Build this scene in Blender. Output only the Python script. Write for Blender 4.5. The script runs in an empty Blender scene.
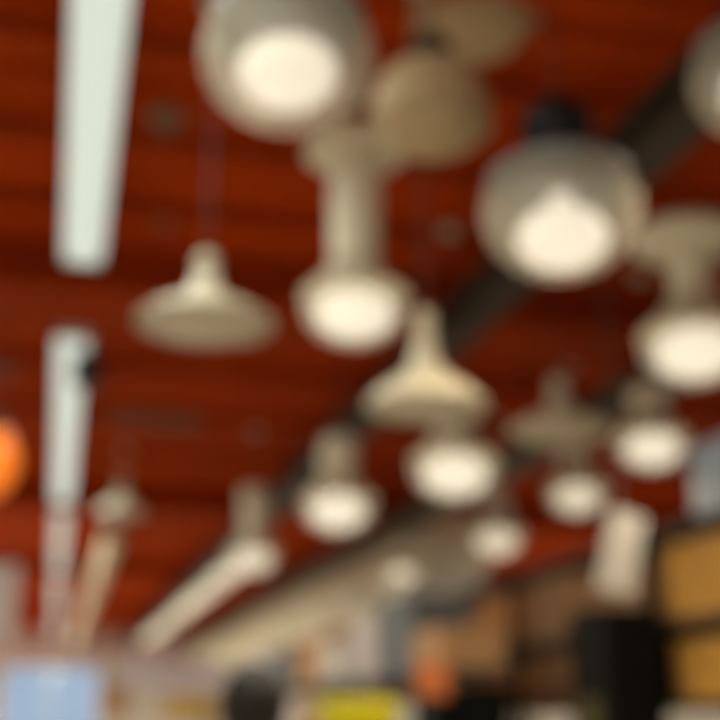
import bpy, bmesh, math, random
from mathutils import Vector, Matrix

random.seed(7)
S = bpy.context.scene
COL = S.collection
PI = math.pi

# ------------------------------------------------------------------ camera geometry
F_PX = 1200.0
PITCH = math.atan(360 / F_PX)
YAW = math.atan(310 / F_PX * math.cos(PITCH))
CAM = Vector((0, 0, 1.6))
FWD = Vector((math.sin(YAW) * math.cos(PITCH), math.cos(YAW) * math.cos(PITCH), math.sin(PITCH)))
RGT = Vector((math.cos(YAW), -math.sin(YAW), 0))
UPV = RGT.cross(FWD)


def ray(px, py):
    return FWD + RGT * ((px - 360) / F_PX) + UPV * ((360 - py) / F_PX)


def at(px, py, depth):
    """place in the store seen in direction (px, py) at this distance along the view axis"""
    return CAM + ray(px, py) * depth


def at_y(px, py, Y):
    d = ray(px, py)
    return CAM + d * (Y / d.y)


def at_x(px, py, X):
    d = ray(px, py)
    return CAM + d * (X / d.x)


CEIL = 4.35

# ------------------------------------------------------------------ materials
def mat(name, col, rough=0.6, metal=0.0, emit=None, strength=0.0, spec=0.3, var=0.0, scale=6.0):
    m = bpy.data.materials.new(name)
    m.use_nodes = True
    nt = m.node_tree
    b = nt.nodes['Principled BSDF']
    b.inputs['Base Color'].default_value = (*col, 1)
    b.inputs['Roughness'].default_value = rough
    b.inputs['Metallic'].default_value = metal
    b.inputs['Specular IOR Level'].default_value = spec
    if emit:
        b.inputs['Emission Color'].default_value = (*emit, 1)
        b.inputs['Emission Strength'].default_value = strength
    if var > 0:
        tc = nt.nodes.new('ShaderNodeTexCoord')
        n = nt.nodes.new('ShaderNodeTexNoise')
        n.inputs['Scale'].default_value = scale
        n.inputs['Detail'].default_value = 4
        r = nt.nodes.new('ShaderNodeValToRGB')
        r.color_ramp.elements[0].position = 0.3
        r.color_ramp.elements[1].position = 0.7
        r.color_ramp.elements[0].color = (*[c * (1 - var) for c in col], 1)
        r.color_ramp.elements[1].color = (*[min(1, c * (1 + var)) for c in col], 1)
        nt.links.new(tc.outputs['Object'], n.inputs['Vector'])
        nt.links.new(n.outputs['Fac'], r.inputs['Fac'])
        nt.links.new(r.outputs['Color'], b.inputs['Base Color'])
    return m


def glass_mat(name, col, clear=0.55):
    """frosted ribbed lamp glass: part clear, part scattering"""
    m = bpy.data.materials.new(name)
    m.use_nodes = True
    nt = m.node_tree
    for n in list(nt.nodes):
        nt.nodes.remove(n)
    out = nt.nodes.new('ShaderNodeOutputMaterial')
    tr = nt.nodes.new('ShaderNodeBsdfTransparent')
    df = nt.nodes.new('ShaderNodeBsdfDiffuse')
    tl = nt.nodes.new('ShaderNodeBsdfTranslucent')
    df.inputs['Color'].default_value = (*col, 1)
    tl.inputs['Color'].default_value = (*col, 1)
    m1 = nt.nodes.new('ShaderNodeMixShader')
    m1.inputs[0].default_value = 0.5
    m2 = nt.nodes.new('ShaderNodeMixShader')
    m2.inputs[0].default_value = 1 - clear
    nt.links.new(df.outputs[0], m1.inputs[1])
    nt.links.new(tl.outputs[0], m1.inputs[2])
    nt.links.new(tr.outputs[0], m2.inputs[1])
    nt.links.new(m1.outputs[0], m2.inputs[2])
    nt.links.new(m2.outputs[0], out.inputs['Surface'])
    return m


WARM = (1.0, 0.89, 0.70)
M = dict(
    red=mat('red_deck_paint', (0.42, 0.046, 0.002), 0.8, spec=0.03, var=0.18, scale=0.8),
    redbeam=mat('red_brown_beam_paint', (0.33, 0.038, 0.002), 0.8, spec=0.03, var=0.15, scale=2),
    girder=mat('dark_steel', (0.055, 0.042, 0.028), 0.6, 0.1, var=0.15),
    girder2=mat('grey_steel', (0.14, 0.115, 0.08), 0.6, 0.1, var=0.15),
    floor=mat('pale_floor', (0.62, 0.57, 0.50), 0.5, var=0.05),
    wall=mat('beige_wall', (0.46, 0.38, 0.30), 0.8, var=0.06, scale=0.6),
    pink=mat('pinkish_trim', (0.62, 0.42, 0.38), 0.7),
    enamel=mat('pale_enamel', (0.84, 0.77, 0.58), 0.45, var=0.04, scale=9),
    cream=mat('cream_enamel', (0.62, 0.55, 0.40), 0.45, var=0.05, scale=9),
    tan=mat('tan_enamel', (0.50, 0.36, 0.20), 0.5, var=0.05, scale=9),
    black=mat('black_enamel', (0.008, 0.008, 0.008), 0.5),
    capgrey=mat('grey_cap_metal', (0.25, 0.25, 0.245), 0.5, 0.1),
    cord=mat('dark_cord', (0.06, 0.05, 0.045), 0.6),
    bulb=mat('lit_lamp_envelope', (.6, 0.56, 0.5), 0.4, emit=(1.0, .91, .73), strength=.98),
    bulbfar=mat('lit_lamp_envelope_soft', (.6, 0.56, 0.5), 0.4, emit=(1, 0.88, 0.68), strength=.85),
    glass=glass_mat('ribbed_lamp_glass', (0.74, 0.67, 0.53), 0.62),
    opal=glass_mat('opal_lamp_glass', (0.85, 0.80, 0.68), 0.65),
    amber=mat('lit_amber_glass', (0.8, 0.25, 0.03), 0.3, emit=(1.0, 0.17, 0.012), strength=0.62),
    tube=mat('lit_fluorescent_diffuser', (0.35, 0.36, 0.35), 0.4, emit=(0.84, 0.95, 0.84), strength=0.66),
    tube_dim=mat('lit_fluorescent_diffuser_dim', (0.4, 0.39, 0.36), 0.4, emit=(0.86, 0.85, 0.72), strength=0.45),
    tube_warm=mat('lit_cream_diffuser', (0.4, 0.37, 0.3), 0.4, emit=(0.95, 0.84, 0.60), strength=0.72),
    white=mat('white_enamel', (0.75, 0.75, 0.70), 0.5),
    rack=mat('black_rack_steel', (0.010, 0.008, 0.006), 0.6, 0.0, spec=.15),
    shelf=mat('dark_shelf_board', (0.06, 0.045, 0.028), 0.6, var=0.1),
    ochre=mat('ochre_cardboard', (0.58, 0.30, 0.055), 0.75, var=0.12, scale=3),
    orange=mat('orange_cardboard', (0.62, 0.24, 0.05), 0.75, var=0.12, scale=3),
    kraft=mat('brown_cardboard', (0.40, 0.22, 0.10), 0.8, var=0.12, scale=3),
    tape=mat('tape', (0.52, 0.36, 0.16), 0.35),
    bluegrey=mat('blue_grey_plastic', (0.42, 0.53, 0.64), 0.5, var=0.05),
    slate=mat('slate_blue_card', (0.12, 0.14, 0.15), 0.6, var=0.08),
    palegrey=mat('pale_grey_card', (0.52, 0.48, 0.42), 0.7, var=0.06),
    pale=mat('pale_wrap', (0.60, 0.52, 0.47), 0.5, var=0.06),
    yellow=mat('yellow_plastic', (0.62, 0.54, 0.004), 0.5),
    vivid=mat('vivid_orange_card', (0.62, 0.17, 0.045), 0.6),
    darkbox=mat('black_carton', (0.005, 0.005, 0.004), 0.7, spec=.1),
    olive=mat('olive_label', (0.06, 0.05, 0.012), 0.6),
    lilac=mat('lilac_board', (0.55, 0.50, 0.55), 0.6),
    amberboard=mat('amber_board', (0.45, 0.28, 0.05), 0.6),
    brownboard=mat('brown_board', (0.28, 0.15, 0.08), 0.7),
    hair=mat('dark_hair', (0.02, 0.015, 0.012), 0.5),
    skin=mat('skin', (0.55, 0.34, 0.24), 0.5),
    jacket=mat('dark_jacket', (0.02, 0.022, 0.025), 0.8),
    trousers=mat('dark_trousers', (0.03, 0.03, 0.04), 0.8),
    ventm=mat('vent_paint', (0.22, 0.13, 0.075), 0.6),
)
gl = bpy.data.materials.new('window_glass')
gl.use_nodes = True
for n in list(gl.node_tree.nodes):
    gl.node_tree.nodes.remove(n)
_o = gl.node_tree.nodes.new('ShaderNodeOutputMaterial')
_t = gl.node_tree.nodes.new('ShaderNodeBsdfTransparent')
_g = gl.node_tree.nodes.new('ShaderNodeBsdfGlossy')
_g.inputs['Roughness'].default_value = 0.05
_m = gl.node_tree.nodes.new('ShaderNodeMixShader')
_m.inputs[0].default_value = 0.06
gl.node_tree.links.new(_t.outputs[0], _m.inputs[1])
gl.node_tree.links.new(_g.outputs[0], _m.inputs[2])
gl.node_tree.links.new(_m.outputs[0], _o.inputs['Surface'])

# ------------------------------------------------------------------ mesh helpers
def obj(name, bm, m, parent=None, smooth=False):
    bmesh.ops.recalc_face_normals(bm, faces=bm.faces[:])
    me = bpy.data.meshes.new(name)
    if smooth:
        for f in bm.faces:
            f.smooth = True
    bm.to_mesh(me)
    bm.free()
    me.materials.append(m)
    o = bpy.data.objects.new(name, me)
    COL.objects.link(o)
    if parent:
        o.parent = parent
    return o


def tag(o, label, cat, group=None):
    o['label'] = label
    o['category'] = cat
    if group:
        o['group'] = group
    return o


def struct(o):
    o['kind'] = 'structure'
    return o


def thing(name, label, cat, loc, group=None, rz=0):
    o = bpy.data.objects.new(name, None)
    o.empty_display_size = 0.1
    COL.objects.link(o)
    o.location = loc
    o.rotation_euler = (0, 0, rz)
    return tag(o, label, cat, group)


def box(bm, x0, x1, y0, y1, z0, z1, bev=0.0):
    t = bmesh.new()
    r = bmesh.ops.create_cube(t, size=1)
    bmesh.ops.scale(t, vec=(x1 - x0, y1 - y0, z1 - z0), verts=t.verts)
    bmesh.ops.translate(t, vec=((x0 + x1) / 2, (y0 + y1) / 2, (z0 + z1) / 2), verts=t.verts)
    if bev > 0:
        bmesh.ops.bevel(t, geom=t.edges[:], offset=bev, segments=2, affect='EDGES', profile=0.5)
    me = bpy.data.meshes.new('tmp')
    t.to_mesh(me)
    t.free()
    bm.from_mesh(me)
    bpy.data.meshes.remove(me)
    return bm


def lathe(profile, n=40, ribs=0, rib=0.0):
    """revolve (r, z) points around Z; ribs scallop the outline"""
    bm = bmesh.new()
    rings = []
    for r, z in profile:
        if r < 1e-5:
            rings.append([bm.verts.new((0, 0, z))])
        else:
            row = []
            for k in range(n):
                a = 2 * PI * k / n
                rr = r * (1 + (rib * math.cos(ribs * a) if ribs else 0))
                row.append(bm.verts.new((rr * math.cos(a), rr * math.sin(a), z)))
            rings.append(row)
    for a, b in zip(rings, rings[1:]):
        if len(a) == 1 and len(b) == 1:
            continue
        for k in range(n):
            k2 = (k + 1) % n
            if len(a) == 1:
                bm.faces.new((a[0], b[k], b[k2]))
            elif len(b) == 1:
                bm.faces.new((a[k], a[k2], b[0]))
            else:
                bm.faces.new((a[k], a[k2], b[k2], b[k]))
    return bm


def shell(profile, t):
    """closed wall of thickness t from an outer profile, going back up inside"""
    inner = [(max(r - t, 0.004), z) for r, z in profile]
    pts = profile + inner[::-1]
    return pts + [pts[0]]


def B(*a, bev=0.0):
    return box(bmesh.new(), *a, bev=bev)


# ------------------------------------------------------------------ the setting
XL, XR, Y0, Y1 = -7.0, 10.0, -5.0, 40.0
struct(obj('floor', B(XL - .2, XR + .2, Y0 - .2, Y1 + .2, -0.1, 0), M['floor']))
# ribbed deck ceiling
bm = bmesh.new()
pitch, dep = 0.30, 0.05
prof, y = [], Y0 - .2
while y < Y1 + .2:
    prof += [(y, CEIL), (y + .16, CEIL), (y + .19, CEIL + dep), (y + .27, CEIL + dep)]
    y += pitch
lo = [[bm.verts.new((x, yy, zz)) for yy, zz in prof] for x in (XL - .2, XR + .2)]
hi = [[bm.verts.new((x, yy, CEIL + .2)) for yy in (prof[0][0], prof[-1][0])] for x in (XL - .2, XR + .2)]
for k in range(len(prof) - 1):
    bm.faces.new((lo[0][k], lo[0][k + 1], lo[1][k + 1], lo[1][k]))
bm.faces.new((hi[0][0], hi[1][0], hi[1][1], hi[0][1]))
bm.faces.new((lo[0][0], lo[1][0], hi[1][0], hi[0][0]))
bm.faces.new((lo[0][-1], hi[0][1], hi[1][1], lo[1][-1]))
struct(obj('ceiling', bm, M['red']))
struct(obj('wall_left', B(XL - .2, XL, Y0, Y1, 0, CEIL), M['wall']))
struct(obj('wall_right', B(XR, XR + .2, Y0, Y1, 0, CEIL), M['wall']))
struct(obj('wall_front', B(XL, XR, Y0 - .2, Y0, 0, CEIL), M['wall']))
# far wall with one wide window
WX0, WX1, WZ0, WZ1 = -1.55, 1.45, 0.7, 3.22
bm = bmesh.new()
box(bm, XL, WX0, Y1, Y1 + .2, 0, CEIL)
box(bm, WX1, XR, Y1, Y1 + .2, 0, CEIL)
box(bm, WX0, WX1, Y1, Y1 + .2, 0, WZ0)
box(bm, WX0, WX1, Y1, Y1 + .2, WZ1, CEIL)
struct(obj('wall_back', bm, M['wall']))
w = struct(bpy.data.objects.new('window_1', None))
COL.objects.link(w)
w.location = (0, Y1, WZ0)
fr = bmesh.new()
for a in ((WX0, WX1, -.04, .06, 0, .07), (WX0, WX1, -.04, .06, WZ1 - WZ0 - .07, WZ1 - WZ0),
          (WX0, WX0 + .07, -.04, .06, .07, WZ1 - WZ0 - .07), (WX1 - .07, WX1, -.04, .06, .07, WZ1 - WZ0 - .07),
          (-.085, -.015, -.04, .06, .07, WZ1 - WZ0 - .07)):
    box(fr, *a)
obj('window_frame', fr, M['white'], w)
obj('window_pane', B(WX0 + .07, WX1 - .07, .0, .02, .07, WZ1 - WZ0 - .07), gl, w)
struct(obj('trim_1', B(XL, XR, Y1 - .12, Y1 - .005, 3.32, 4.05), M['pink']))
# cross beams of the roof
for yb, bw, bd in ((6.96, .84, .27), (14.6, .34, .33), (22.0, .34, .33), (30.0, .34, .33)):
    struct(obj('cross_beam', B(XL, XR, yb, yb + bw, CEIL - bd, CEIL - .001), M['redbeam']))
for yb in (3.4, 4.5, 5.4, 6.2, 9.3, 11.0, 12.7):
    struct(obj('trim_2', B(XL, XR, yb, yb + .09, CEIL - .07, CEIL - .001), M['redbeam']))


def girder(X, z, m, y0, y1):
    """I-section running down the store"""
    bm = bmesh.new()
    box(bm, X - .10, X + .10, y0, y1, z, z + .03)
    box(bm, X - .10, X + .10, y0, y1, z + .18, z + .21)
    box(bm, X - .02, X + .02, y0, y1, z + .03, z + .18)
    y = y0 + .6
    while y < y1:
        box(bm, X - .09, X + .09, y, y + .02, z + .03, z + .18)
        y += 1.8
    return struct(obj('steel_girder', bm, m))


girder(2.25, CEIL - .33 - .215, M['girder'], Y0, Y1)
girder(4.02, CEIL - .33 - .215, M['girder2'], Y0, Y1)

# ------------------------------------------------------------------ strip lights
def strip_light(X, z, y0, y1, w, m, label, group=None, seg=2.45):
    t = thing('strip_light', label, 'strip light', (X, y0, z), group)
    L = y1 - y0
    obj('housing', B(-w * .32, w * .32, 0, L, .055, .12, bev=.008), M['white'], t)
    d = bmesh.new()
    n = max(1, round(L / seg))
    for k in range(n):                      # curved wrap diffuser, one length after another
        a, b = k * L / n + .015, (k + 1) * L / n - .015
        N = 8
        r0 = [d.verts.new((w / 2 * math.cos(PI + PI * i / N), a, .055 + .055 * math.sin(PI + PI * i / N))) for i in range(N + 1)]
        r1 = [d.verts.new((v.co.x, b, v.co.z)) for v in r0]
        for i in range(N):
            d.faces.new((r0[i], r0[i + 1], r1[i + 1], r1[i]))
        d.faces.new(r0)
        d.faces.new(r1[::-1])
        d.faces.new((r0[0], r1[0], r1[-1], r0[-1]))
    obj('diffuser', d, m, t)
    for e in (0, L):
        obj('end_cap', B(-w / 2, w / 2, e - .012, e + .012, -.004, .125, bev=.004), M['white'], t)
    h = CEIL - z - .12
    y = .4
    while y < L:
        obj('hanger', B(-.012, .012, y, y + .024, .12, .12 + h), M['white'], t)
        y += max(3.0, L / 6)
    return t


strip_light(.0, CEIL - .30, -2.0, 6.48, .22, M['tube'], 'long white fluorescent strip light nearest the camera, ending at the red cross beam', 'main fluorescent row')
strip_light(-.04, CEIL - .30, 7.9, 14.5, .21, M['tube'], 'white fluorescent strip light starting just behind the first cross beam', 'main fluorescent row')
strip_light(-.04, CEIL - .30, 14.98, 21.9, .20, M['tube_dim'], 'third white fluorescent strip light of the straight row down the store', 'main fluorescent row')
strip_light(-.04, CEIL - .30, 22.4, 29.9, .20, M['tube_dim'], 'fourth and faint strip light of the straight row, towards the far wall', 'main fluorescent row')
strip_light(-.04, CEIL - .30, 30.4, 39.5, .20, M['tube_dim'], 'last and faintest strip light of the straight row, at the far wall', 'main fluorescent row')
strip_light(2.62, CEIL - .40, 19.0, 21.9, .80, M['tube_warm'], 'cream glowing strip light beside the dark girder, nearest of its diagonal row', 'cream strip lights beside the girder')
strip_light(2.62, CEIL - .40, 22.4, 29.9, .80, M['tube_warm'], 'cream glowing strip light beside the dark girder, second of its diagonal row', 'cream strip lights beside the girder')
strip_light(2.62, CEIL - .40, 30.4, 39.5, .80, M['tube_warm'], 'cream glowing strip light beside the dark girder, ending at the far wall', 'cream strip lights beside the girder')


def duct(name, X, z, r, y0, y1, m, label):
    t = thing(name, label, 'duct', (X, y0, z))
    L = y1 - y0
    pr = [(0, 0), (r * .9, 0), (r, .04)]
    y = 1.2
    while y < L - .6:
        pr += [(r, y - .05), (r * 1.06, y - .03), (r * 1.06, y + .03), (r, y + .05)]
        y += 2.4
    pr += [(r, L - .04), (r * .9, L), (0, L)]
    b = lathe(pr, 24)
    bmesh.ops.rotate(b, verts=b.verts, cent=(0, 0, 0), matrix=Matrix.Rotation(-PI / 2, 3, 'X'))
    obj('duct_pipe', b, m, t, True)
    y = 1.0
    while y < L:
        obj('hanger', B(-.015, .015, y, y + .03, r * .95, CEIL - z), M['cord'], t)
        y += 4.8
    return t


duct('air_duct', 4.55, 3.55, .46, 13.6, 39.3, M['enamel'], 'fat cream round air duct running to the far wall, right of the glowing strips')
duct('air_duct', 0.62, 3.83, .13, 15.2, 39.3, M['tan'], 'thin tan round duct running to the far wall beside the fluorescent row')

# ------------------------------------------------------------------ pendants
def hang(t, top, m=None):
    """cord and ceiling rose above local height `top`"""
    z = t.location.z
    H = CEIL - z
    obj('cord', lathe([(0, top), (.004, top), (.004, H - .03), (0, H - .03)], 10), M['cord'], t)
    obj('ceiling_rose', lathe([(0, H - .05), (.045, H - .05), (.06, H - .02), (.06, H), (0, H)], 24), m or M['cream'], t, True)


def ell(a, b, th0, th1, n=16, zc=0.0):
    return [(a * math.sin(th0 + (th1 - th0) * i / n), zc + b * math.cos(th0 + (th1 - th0) * i / n)) for i in range(n + 1)]


def globe_pendant(p, D, label, group, drop=.05):
    k = D / .5
    t = thing('globe_pendant', label, 'pendant lamp', p, group)
    a, b, cut = .25 * k, .212 * k, math.radians(56)
    obj('globe', lathe(ell(a, b, cut, PI * .99, 26), 72, 36, .008), M['glass'], t, True)
    cap = ell(a * 1.02, b * 1.02, math.radians(17), cut + .03, 10)
    cap = [(0, cap[0][1])] + cap + [(cap[-1][0] - .01, cap[-1][1])]
    obj('cap', lathe(cap, 48), M['capgrey'], t, True)
    obj('rim_ring', lathe([(cap[-2][0] - .004, cap[-2][1] - .012), (cap[-2][0] + .01, cap[-2][1] - .008), (cap[-2][0] + .01, cap[-2][1] + .01), (cap[-2][0] - .008, cap[-2][1] + .012)], 48), M['capgrey'], t, True)
    z0 = b * .96
    h = obj('ballast', lathe([(0, z0), (.085 * k, z0), (.108 * k, z0 + .03 * k), (.108 * k, z0 + .14 * k), (.06 * k, z0 + .18 * k), (0, z0 + .18 * k)], 32), M['black'], t, True)
    for q in range(8):
        an = q * PI / 4
        fb = B(.100 * k, .122 * k, -.006, .006, z0 + .04 * k, z0 + .13 * k)
        bmesh.ops.rotate(fb, verts=fb.verts, cent=(0, 0, 0), matrix=Matrix.Rotation(an, 3, 'Z'))
        obj('fin', fb, M['black'], h)
    # envelope: bulb neck into a wide bottom
    obj('reflector', lathe(shell([(.07 * k, .17 * k), (.13 * k, .12 * k), (.165 * k, .05 * k), (.17 * k, .0)], .006), 40), M['capgrey'], t, True)
    bp = [(0, .06 * k), (.035 * k, .06 * k), (.04 * k, .03 * k)] + [(r, z - drop * k) for r, z in ell(.145 * k, .100 * k, .35, PI, 14)]
    obj('bulb', lathe(bp, 32), M['bulb'], t, True)
    hang(t, z0 + .18 * k, M['black'])
    return t


def bell_pendant(p, D, label, group, cap_w=1.0, neck_h=1.0, far=False, neck_r=1.0):
    """canister cap, straight neck, flaring skirt and a glowing glass bowl; p is the middle of the bowl"""
    k = D / .5
    t = thing('bell_pendant', label, 'pendant lamp', p, group)
    zt = .14 * k                               # top of the skirt
    zn = zt + .36 * k * neck_h                 # top of the neck
    sk = [(.10 * k, zt + .09 * k), (.125 * k, zt + .03 * k), (.19 * k, zt - .04 * k), (.245 * k, zt - .09 * k)]
    obj('skirt', lathe(shell(sk, .012), 40), M['cream'], t, True)
    obj('neck', lathe([(0, zt + .05 * k), (.105 * k * neck_r, zt + .05 * k), (.112 * k * neck_r, zt + .12 * k), (.122 * k * neck_r, zn - .05 * k), (.14 * k * neck_r, zn), (0, zn)], 36), M['enamel'], t, True)
    obj('canister', lathe([(0, zn - .005), (.17 * k * cap_w, zn - .005), (.225 * k * cap_w, zn + .02 * k), (.225 * k * cap_w, zn + .09 * k), (.15 * k * cap_w, zn + .13 * k), (0, zn + .13 * k)], 40), M['enamel'], t, True)
    gb = [(.235 * k, zt - .092 * k), (.232 * k, .0)] + ell(.23 * k, .165 * k, PI * .52, PI * .995, 14, -.01 * k)
    obj('glass_bowl', lathe(gb, 64, 32, .008), M['opal'], t, True)
    bp = [(0, .07 * k), (.06 * k, .07 * k)] + [(r, z - .035 * k) for r, z in ell(.175 * k, .108 * k, .5, PI, 14)]
    obj('bulb', lathe(bp, 32), M['bulbfar' if far else 'bulb'], t, True)
    hang(t, zn + .13 * k)
    return t


def cone_pendant(p, D, label, group, m='cream', tall=1.0):
    """unlit enamel shade, concave cone under a slim neck; p is the rim centre"""
    k = D / .5
    t = thing('cone_pendant', label, 'pendant shade', p, group)
    sk = [(.045 * k, .30 * k * tall), (.055 * k, .21 * k * tall), (.10 * k, .13 * k * tall), (.19 * k, .065 * k * tall), (.25 * k, .0), (.25 * k, -.02 * k)]
    obj('shade', lathe(shell(sk, .01), 44), M[m], t, True)
    obj('neck', lathe([(0, .29 * k * tall), (.042 * k, .29 * k * tall), (.042 * k, .40 * k * tall), (.03 * k, .43 * k * tall), (0, .43 * k * tall)], 28), M[m], t, True)
    obj('diffuser', lathe([(0, -.045 * k), (.15 * k, -.035 * k), (.235 * k, -.005 * k), (.235 * k, .012 * k), (0, .012 * k)], 36), M[m], t, True)
    hang(t, .43 * k * tall, M[m])
    return t


def bowl_pendant(p, D, label, group, ballast=True):
    """unlit tan bowl shade under a small black ballast"""
    k = D / .5
    t = thing('bowl_pendant', label, 'pendant shade', p, group)
    sk = [(.07 * k, .21 * k), (.14 * k, .195 * k), (.205 * k, .14 * k), (.24 * k, .05 * k), (.25 * k, -.06 * k), (.25 * k, -.08 * k)]
    obj('shade', lathe(shell(sk, .012), 44), M['tan'], t, True)
    obj('diffuser', lathe([(0, -.19 * k), (.11 * k, -.18 * k), (.19 * k, -.14 * k), (.235 * k, -.07 * k), (.235 * k, -.055 * k), (0, -.055 * k)], 40), M['tan'], t, True)
    if ballast:
        obj('ballast', lathe([(0, .2 * k), (.075 * k, .2 * k), (.09 * k, .22 * k), (.09 * k, .31 * k), (.05 * k, .34 * k), (0, .34 * k)], 28), M['black'], t, True)
    hang(t, (.34 if ballast else .205) * k, M['black'])
    return t


LIT, UNLIT = 'lit pendant lamps of the store', 'unlit pendant shades of the store'


def D_of(px, depth):
    return px * depth / F_PX


lamps = []
G = LIT
lamps.append(globe_pendant(at(288, 57, 3.45), .49, 'big ribbed globe lamp glowing at the top of the view, partly cut by its edge', 'globe pendants'))
lamps.append(globe_pendant(at(561, 212, 3.7), .48, 'ribbed globe lamp with grey cap and black ballast against the red ceiling', 'globe pendants', .09))
lamps.append(globe_pendant(at(766, 76, 3.8), .46, 'globe lamp cut by the right edge, only its pale left side showing', 'globe pendants'))
bell = [
    # px, py, depth, D, far, cap_w, neck_h, label
    (355, 306, 5.2, .48, 0, 1.05, 1.62, 'large lit bell lamp with a wide canister, beside the left unlit cone shade'),
    (695, 345, 5.4, .51, 0, 1.05, .85, 'lit bell lamp with a slim neck under a wide canister, cut by the right edge'),
    (455, 468, 6.6, .50, 0, .5, .4, 'lit bell lamp right below the unlit cone shade beside the girder'),
    (338, 506, 7.8, .50, 0, .5, .55, 'lit bell lamp with a small round canister under the dark girder'),
    (253, 556, 11.5, .50, 1, .6, 1.1, 'lit bell lamp at the near end of the cream glowing strips'),
    (652, 444, 7.4, .46, 0, .6, .4, 'lit bell lamp near the blue-grey box, just left of the rack top'),
    (577, 494, 9.4, .48, 1, .5, .4, 'lit round bell lamp hanging above the brown cartons of the rack'),
    (497, 538, 11.0, .50, 1, .5, .4, 'lit bell lamp hanging above the slate and grey goods, left of the round one'),
    (402, 572, 11.5, .35, 1, .5, .4, 'faint small bell lamp hanging farthest away above the grey goods'),
]
for px, py, dp, D, far, cw, nh, lab in bell:
    lamps.append(bell_pendant(at(px, py, dp), D, lab, 'bell pendants', cw, nh, bool(far), .75 if px > 690 else 1.0))
cones = [
    (205, 321, 4.4, .50, .60, 'unlit cream cone shade on the left, beside the large lit bell lamp'),
    (426, 404, 4.15, .415, .95, 'unlit cream cone shade with a slim neck right of the large lit bell lamp'),
    (121, 512, 12.5, .50, 1.0, 'small unlit cream cone shade at the near end of the thin duct'),
    (560, 430, 6.4, .56, .6, 'flat unlit cream shade left of the lamp above the rack, partly lost in clutter'),
]
for px, py, dp, D, tl, lab in cones:
    cone_pendant(at(px, py, dp), D, lab, 'cone pendants', tall=tl)
bowl_pendant(at(431, 110, 4.0), .40, 'unlit tan bowl shade with a black ballast, right of the big globe lamp', 'bowl pendants')
bowl_pendant(at(470, 6, 5.0), .56, 'unlit tan bowl shade cut by the top edge of the view', 'bowl pendants', True)
# amber lamp at the left edge
t = thing('amber_pendant', 'glowing amber glass pendant cut by the left edge of the view', 'pendant lamp', at(-7, 462, 7.0))
obj('glass_shade', lathe(ell(.14, .21, .25, PI * .98, 20), 40), M['amber'], t, True)
obj('cap', lathe([(0, .205), (.05, .195), (.06, .21), (.03, .26), (0, .26)], 28), M['cord'], t, True)
hang(t, .26, M['cord'])

# ------------------------------------------------------------------ small ceiling fittings
def sprinkler(px, py, label):
    p = at(px, py, 10)
    d = (p - CAM)
    p = CAM + d * ((CEIL - .02 - CAM.z) / d.z)
    t = thing('ceiling_sprinkler', label, 'sprinkler', p, 'ceiling sprinklers')
    obj('plate', lathe([(0, -.015), (.085, -.015), (.095, .0), (.095, .018), (0, .018)], 28), M['ventm'], t, True)
    obj('nozzle', lathe([(0, -.09), (.03, -.085), (.03, -.075), (.012, -.07), (.018, -.012), (0, -.012)], 20), M['ventm'], t, True)


sprinkler(166, 118, 'small brown ceiling sprinkler nearest the camera, right of the fluorescent strip')
sprinkler(166, 216, 'small brown ceiling sprinkler above the unlit cone shade')
sprinkler(3, 370, 'small brown ceiling sprinkler at the left edge above the amber pendant')
sprinkler(604, 325, 'small brown ceiling sprinkler below the globe lamp with the black ballast')
d = ray(156, 421)
p = CAM + d * ((CEIL - .05 - CAM.z) / d.z)
t = thing('ceiling_vent', 'long tan air vent on the red ceiling below the left cone shade', 'vent', (p.x, p.y, CEIL - .005))
obj('frame', B(-.42, .42, -.16, .16, -.05, 0, bev=.01), M['ventm'], t)
for k in range(5):
    obj('slat', B(-.38, .38, -.12 + k * .055, -.10 + k * .055, -.07, -.05), M['ventm'], t)
# camera on the strip
p = at(87, 372, 8.4)
t = thing('ceiling_camera', 'small black security camera hanging beside the fluorescent strip', 'security camera', p)
obj('camera_body', B(-.10, .10, -.13, .11, -.10, .10, bev=.03), M['black'], t)
lb = lathe([(0, 0), (.05, 0), (.055, .03), (.04, .05), (0, .05)], 24)
bmesh.ops.rotate(lb, verts=lb.verts, cent=(0, 0, 0), matrix=Matrix.Rotation(PI / 2, 3, 'X'))
bmesh.ops.translate(lb, verts=lb.verts, vec=(0, -.13, 0))
obj('lens', lb, M['cord'], t, True)
obj('bracket', lathe([(0, .09), (.02, .09), (.02, CEIL - p.z - .02), (.06, CEIL - p.z - .02), (.06, CEIL - p.z), (0, CEIL - p.z)], 20), M['white'], t, True)


def hanging_sign(name, px, py, depth, w, h, m, label, group=None, one_wire=False, lean=0.0):
    p = at(px, py, depth)
    t = thing(name, label, 'sign', p, group)
    bo = obj('board', B(-w / 2, w / 2, -.02, .02, -h / 2, h / 2, bev=.006), m, t)
    bo.rotation_euler = (0, lean, 0)
    for s in ((0,) if one_wire else (-1, 1)):
        obj('wire', B(s * w * .4 - .006, s * w * .4 + .006, -.006, .006, h / 2, CEIL - p.z), M['cord'], t)
    return t


hanging_sign('hanging_sign', -4, 603, 14, .46, .9, M['pale'], 'pale upright hanging sign cut by the left edge, above the window')
hanging_sign('hanging_sign', 621, 553, 5.5, .17, .38, M['palegrey'], 'pale narrow tilted hanging sign in front of the tall rack', None, True, math.radians(14))
hanging_sign('hanging_sign', 168, 676, 30, 2.7, .75, M['lilac'], 'lilac-grey hanging sign right of the window, over the amber board')
hanging_sign('hanging_sign', 192, 708, 31, 1.35, .62, M['amberboard'], 'amber hanging sign under the lilac one, left of the person', None, True)
hanging_sign('hanging_sign', 114, 700, 28, .65, .85, M['brownboard'], 'brown upright hanging sign between the window and the amber board')

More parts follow.
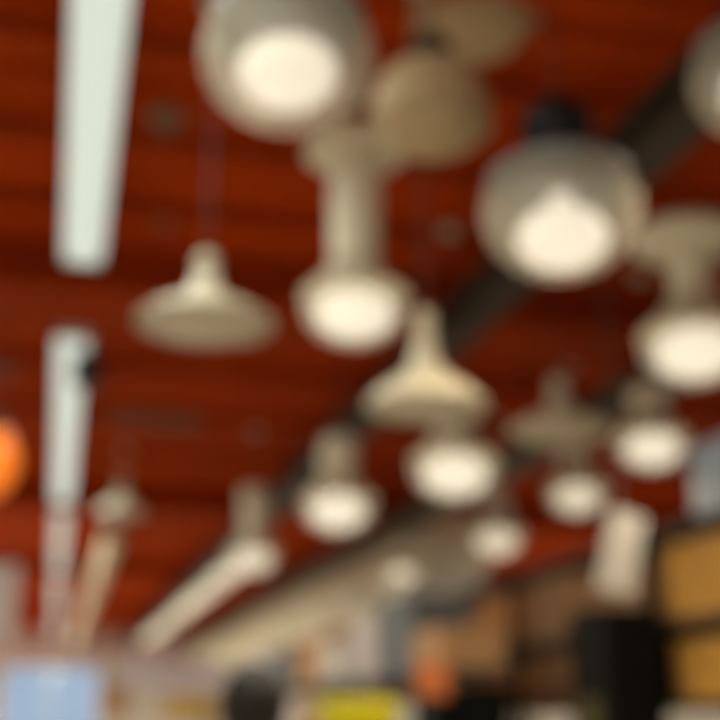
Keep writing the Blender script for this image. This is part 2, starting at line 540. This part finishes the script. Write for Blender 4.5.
# ------------------------------------------------------------------ racks and goods
def rack(name, X0, X1, y0, y1, levels, top, label, bay=2.4):
    t = thing(name, label, 'rack', (X0, y0, 0))
    W, L = X1 - X0, y1 - y0
    n = max(1, round(L / bay))
    for k in range(n + 1):
        for xx in (-.055, W + .005):
            y = k * L / n
            y = min(max(y, .0), L - .06)
            obj('upright', B(xx, xx + .05, y, y + .06, 0, top), M['rack'], t)
    for z in levels:
        obj('shelf', B(.01, W - .01, .0, L, z - .05, z), M['shelf'], t)
    return t


def carton(p0, size, m, label, group, tape=True):
    """p0: base centre"""
    w, l, h = size
    t = thing('carton', label, 'carton', p0, group)
    obj('box_body', B(-w / 2, w / 2, -l / 2, l / 2, .003, h, bev=.008), m, t)
    if tape:
        tb = bmesh.new()
        box(tb, -w / 2 - .002, w / 2 + .002, -.03, .03, h - .06, h + .002)
        obj('tape', tb, M['tape'], t)
    return t


# tall rack on the right: front face at x = 3.6
RX0, RX1, RY0, RY1 = 3.45, 4.4, 4.35, 13.35
LV = [0.35, 1.25, 1.70, 2.16, 2.70]
rack('pallet_rack', RX0, RX1, RY0, RY1, LV, 2.72, 'tall black steel rack loaded with cartons on the right')
names = {'ochre': 'ochre-yellow', 'orange': 'orange', 'kraft': 'brown', 'palegrey': 'pale grey', 'darkbox': 'black'}
ordn = ['first', 'second', 'third', 'fourth', 'fifth', 'sixth', 'seventh', 'eighth', 'ninth', 'tenth']
rows = {
    2.16: ('upper shelf', ['ochre', 'ochre', 'kraft', 'kraft', 'orange', 'kraft', 'kraft', 'kraft'], .44),
    1.70: ('middle shelf', ['orange', 'ochre', 'darkbox', 'kraft', 'orange', 'kraft', 'ochre', 'kraft'], .35),
}
for z, (nm, cs, h) in rows.items():
    y = RY0 + .10
    for k, c in enumerate(cs):
        L = .98
        hh = h * (1 - .1 * random.random())
        if k:                               # the very first place lies outside the view
            carton((RX0 + .42, y + L / 2, z), (.76, L, hh), M[c], "%s carton on the tall rack's %s, %s from the right edge" % (names[c], nm, ordn[k - 1]), 'cartons on the tall rack', c != 'darkbox')
        y += L + .12
# on top of the rack
carton((RX0 + .42, 5.75, 2.70), (.72, .9, .42), M['bluegrey'], 'blue-grey box on top of the tall rack at the right edge', 'boxes on top of the rack', False)
carton((RX0 + .42, 11.6, 2.70), (.70, .8, .20), M['palegrey'], 'low pale grey carton on top of the tall rack towards its far end', 'boxes on top of the rack')
# black cabinet in front of the rack
cb = at_x(606, 606, 3.02)
t = thing('display_cabinet', 'tall black display cabinet standing in front of the loaded rack', 'cabinet', (3.0, cb.y, 0), rz=0)
hc = cb.z
obj('carcass', B(0, .36, 0, .5, .06, hc, bev=.01), M['darkbox'], t)
obj('plinth', B(.03, .33, .03, .47, 0, .06), M['rack'], t)
for s in range(2):
    dr = obj('door', B(.01 + s * .172, .178 + s * .172, -.02, -.001, .1, hc - .05, bev=.004), M['darkbox'], t)
    obj('handle', B(.150 + s * .05, .165 + s * .05, -.045, -.02, 1.0, 1.2), M['capgrey'], dr)
obj('label_plate', B(-.012, -.001, .1, .4, hc - .75, hc - .5), M['olive'], t)

# lower gondola to the left of the rack
GX0, GX1, GY0, GY1 = 2.40, 2.92, 7.6, 19.5
rack('shelf_gondola', GX0, GX1, GY0, GY1, [.3, .9, 1.42, 1.92], 1.94, 'long lower shelf unit full of mixed goods behind the black cabinet', 2.9)
goods = [
    # y-centre, z, (w,l,h), material, label
    (8.02, 1.92, (.46, .62, .27), 'kraft', 'low brown box on the near end of the shelf unit'),
    (8.78, 1.92, (.46, .80, .55), 'slate', 'tall slate-blue box behind the low brown one on top of the shelf unit'),
    (9.75, 1.92, (.46, .80, .48), 'pale', 'pale pinkish box third along the top of the shelf unit'),
    (10.85, 1.92, (.46, .95, .36), 'palegrey', 'pale grey box fourth along the top of the shelf unit'),
    (12.1, 1.92, (.46, 1.2, .46), 'kraft', 'brown box fifth along the top of the shelf unit'),
    (13.6, 1.92, (.46, 1.3, .40), 'slate', 'slate box sixth along the top of the shelf unit'),
    (15.1, 1.92, (.46, 1.3, .46), 'pale', 'pale pinkish box seventh along the top of the shelf unit'),
    (16.8, 1.92, (.46, 1.5, .40), 'palegrey', 'pale grey box last along the top of the shelf unit'),
    (7.95, 1.42, (.50, .55, .40), 'darkbox', 'black box at the near end of the upper shelf'),
    (8.62, 1.42, (.50, .60, .30), 'palegrey', 'pale grey box second along the upper shelf'),
    (9.35, 1.42, (.50, .60, .34), 'pale', 'pale pinkish box third along the upper shelf'),
    (10.35, 1.42, (.50, 1.1, .34), 'orange', 'orange box fourth along the upper shelf'),
    (11.6, 1.42, (.50, 1.1, .38), 'kraft', 'brown box fifth along the upper shelf'),
    (12.95, 1.42, (.50, 1.3, .38), 'pale', 'pale pinkish box sixth along the upper shelf'),
    (14.5, 1.42, (.50, 1.4, .40), 'slate', 'slate box last along the upper shelf'),
]
for yc, z, s, c, lab in goods:
    carton((GX0 + .265, yc, z), s, M[c], lab, 'boxes on the lower shelf unit', c in ('kraft', 'palegrey'))
po = at(433, 681, 7.4)
t = thing('shelf_sign', 'vivid orange square shelf sign sticking out in front of the grey goods', 'sign', po)
obj('board', B(-.105, .105, -.012, .012, -.10, .10, bev=.012), M['vivid'], t)
obj('arm', B(.105, GX0 - po.x - .002, -.008, .008, -.02, .02), M['cord'], t)
ys = at(355, 699, 6.6)
t = thing('display_stand', 'bright yellow tall display stand at the bottom edge, left of the orange sign', 'display stand', (ys.x, ys.y, 0))
obj('plinth', B(-.17, .17, -.15, .15, 0, .12, bev=.01), M['darkbox'], t)
obj('body', B(-.18, .18, -.16, .16, .12, ys.z - .12, bev=.01), M['yellow'], t)
for k in range(3):
    obj('tray', B(-.18, .18, -.27, -.161, .4 + k * .38, .46 + k * .38, bev=.008), M['yellow'], t)
obj('header', B(-.20, .20, -.17, .17, ys.z - .12, ys.z, bev=.025), M['yellow'], t)

# ------------------------------------------------------------------ person
def skin_mesh(name, verts, edges, radii, m, parent=None, root=0, sub=2):
    me = bpy.data.meshes.new(name)
    me.from_pydata(verts, edges, [])
    o = bpy.data.objects.new(name, me)
    COL.objects.link(o)
    md = o.modifiers.new('skin', 'SKIN')
    for i, r in enumerate(radii):
        sv = me.skin_vertices[0].data[i]
        sv.radius = (r, r) if not isinstance(r, tuple) else r
        sv.use_root = (i == root)
    md.use_smooth_shade = True
    sb = o.modifiers.new('sub', 'SUBSURF')
    sb.levels = sb.render_levels = sub
    dg = bpy.context.evaluated_depsgraph_get()
    new = bpy.data.meshes.new_from_object(o.evaluated_get(dg))
    o.modifiers.clear()
    o.data = new
    new.materials.clear()
    new.materials.append(m)
    for f in new.polygons:
        f.use_smooth = True
    if parent:
        o.parent = parent
    return o


pp = at(254, 661, 3.1)
HT = pp.z                                  # top of the hair
person = thing('person', 'person with dark hair and dark jacket standing with their back to the camera', 'person', (pp.x, pp.y, 0), rz=-.2)
s = HT / 1.78
V, E, R = [], [], []


def vtx(x, y, z, r, prev=None):
    V.append((x * s, y * s, z * s))
    R.append(tuple(q * s for q in r) if isinstance(r, tuple) else r * s)
    if prev is not None:
        E.append((prev, len(V) - 1))
    return len(V) - 1


pel = vtx(0, 0, .95, (.16, .11))
wa = vtx(0, 0, 1.12, (.14, .10), pel)
ch = vtx(0, 0, 1.32, (.17, .115), wa)
ne0 = vtx(0, .0, 1.45, (.075, .07), ch)
ne1 = vtx(0, .015, 1.54, (.056, .056), ne0)
hd0 = vtx(0, .03, 1.60, (.066, .078), ne1)
hd1 = vtx(0, .03, 1.67, (.076, .092), hd0)
hd2 = vtx(0, .02, 1.73, (.062, .075), hd1)
for sg in (-1, 1):
    sh = vtx(sg * .17, 0, 1.41, .062, ch)
    el = vtx(sg * .235, -.01, 1.12, .046, sh)
    wr = vtx(sg * .25, .06, .88, .03, el)
    pm = vtx(sg * .25, .08, .80, (.032, .022), wr)
    for q in range(4):
        f1 = vtx(sg * .25, .055 + q * .019, .755, .0095, pm)
        f2 = vtx(sg * .247, .06 + q * .019, .725 - (.008 if q in (1, 2) else 0), .0085, f1)
        vtx(sg * .238, .064 + q * .019, .70 - (.01 if q in (1, 2) else 0), .0075, f2)
    th = vtx(sg * .235, .105, .80, .011, pm)
    vtx(sg * .225, .118, .765, .009, th)
    hp = vtx(sg * .09, 0, .86, .088, pel)
    kn = vtx(sg * .10, .01, .48, .058, hp)
    an = vtx(sg * .10, -.02, .09, .040, kn)
    vtx(sg * .105, .10, .045, (.042, .034), an)
body = skin_mesh('body', V, E, R, M['skin'], person)
# clothes: jacket, trousers, shoes
jv = [(0, 0, .90), (0, 0, 1.12), (0, 0, 1.32), (0, 0, 1.44), (0, .01, 1.49), (-.17, 0, 1.41), (-.235, -.01, 1.12), (-.25, .05, .91), (.17, 0, 1.41), (.235, -.01, 1.12), (.25, .05, .91)]
je = [(0, 1), (1, 2), (2, 3), (3, 4), (2, 5), (5, 6), (6, 7), (2, 8), (8, 9), (9, 10)]
jr = [(.19, .14), (.17, .13), (.19, .14), (.10, .095), (.075, .075), .078, .062, .047, .078, .062, .047]
skin_mesh('jacket', [tuple(c * s for c in v) for v in jv], je, [tuple(q * s for q in r) if isinstance(r, tuple) else r * s for r in jr], M['jacket'], person)
tv = [(0, 0, .97), (-.09, 0, .84), (-.10, .01, .48), (-.10, -.015, .10), (.09, 0, .84), (.10, .01, .48), (.10, -.015, .10)]
te = [(0, 1), (1, 2), (2, 3), (0, 4), (4, 5), (5, 6)]
tr = [(.165, .12), .10, .075, .062, .10, .075, .062]
skin_mesh('trousers', [tuple(c * s for c in v) for v in tv], te, [tuple(q * s for q in r) if isinstance(r, tuple) else r * s for r in tr], M['trousers'], person)
for sg in (-1, 1):
    sb_ = B((sg * .105 - .045) * s, (sg * .105 + .045) * s, -.07 * s, .19 * s, 0, .085 * s, bev=.025)
    obj('shoe', sb_, M['darkbox'], person, True)
# hair: full cap over the crown and the back of the head, short at the nape
hb = bmesh.new()
bmesh.ops.create_uvsphere(hb, u_segments=28, v_segments=18, radius=1)
for v in hb.verts:
    x, y, z = v.co
    front = max(0, y)
    v.co = (x * .089, .02 + y * .108 - .006, 1.672 + z * (.106 if z > 0 else .13 * (1 - .75 * front)))
for v in hb.verts:
    v.co *= s
    v.co += Vector((math.sin(v.co.x * 160) * .001, 0, math.sin(v.co.y * 140) * .001))
obj('hair', hb, M['hair'], person, True)

# ------------------------------------------------------------------ light
def area(name, loc, sx, sy, power, col):
    l = bpy.data.lights.new(name, 'AREA')
    l.shape = 'RECTANGLE'
    l.size, l.size_y = sx, sy
    l.energy = power
    l.color = col
    o = bpy.data.objects.new(name, l)
    o.location = loc
    COL.objects.link(o)
    return o


KEY = 1.0
for i, p in enumerate(lamps):
    l = bpy.data.lights.new('lamp_light', 'AREA')
    l.shape = 'DISK'
    l.size = .28
    l.energy = 9 * KEY
    l.color = (1.0, .86, .64)
    o = bpy.data.objects.new('lamp_light', l)
    o.location = p.location + Vector((0, 0, -.26))
    COL.objects.link(o)
# area lights under the strip row, plus two added fill rows without fixtures
for x in (-.02, -4.5, 7.2):
    for y in (-2, 4, 11, 18, 25.5, 34):
        area('row_fill', (x, y, CEIL - .34), .2, 5.5, (70 if y < 15 else 170 if y < 30 else 300) * KEY, (.95, 1.0, .88))

wd = bpy.data.worlds.new('world')
S.world = wd
wd.use_nodes = True
wd.node_tree.nodes['Background'].inputs['Color'].default_value = (.50, .68, .90, 1)
wd.node_tree.nodes['Background'].inputs['Strength'].default_value = 0.75

# ------------------------------------------------------------------ camera
cam = bpy.data.cameras.new('camera')
co = bpy.data.objects.new('camera', cam)
COL.objects.link(co)
co.matrix_world = Matrix.Translation(CAM) @ Matrix((RGT, UPV, -FWD)).transposed().to_4x4()
cam.sensor_width = 36
cam.lens = 36 * F_PX / 720
cam.clip_start = 0.05
cam.dof.use_dof = True
cam.dof.focus_distance = 0.5
BLUR = 35.0
ap = BLUR / F_PX * cam.dof.focus_distance * 1000     # aperture in mm
cam.dof.aperture_fstop = cam.lens / ap
S.camera = co

S.cycles.use_denoising = True
S.cycles.max_bounces = 8
S.view_settings.view_transform = 'Standard'
S.view_settings.look = 'None'
S.view_settings.exposure = 0
S.view_settings.gamma = 1
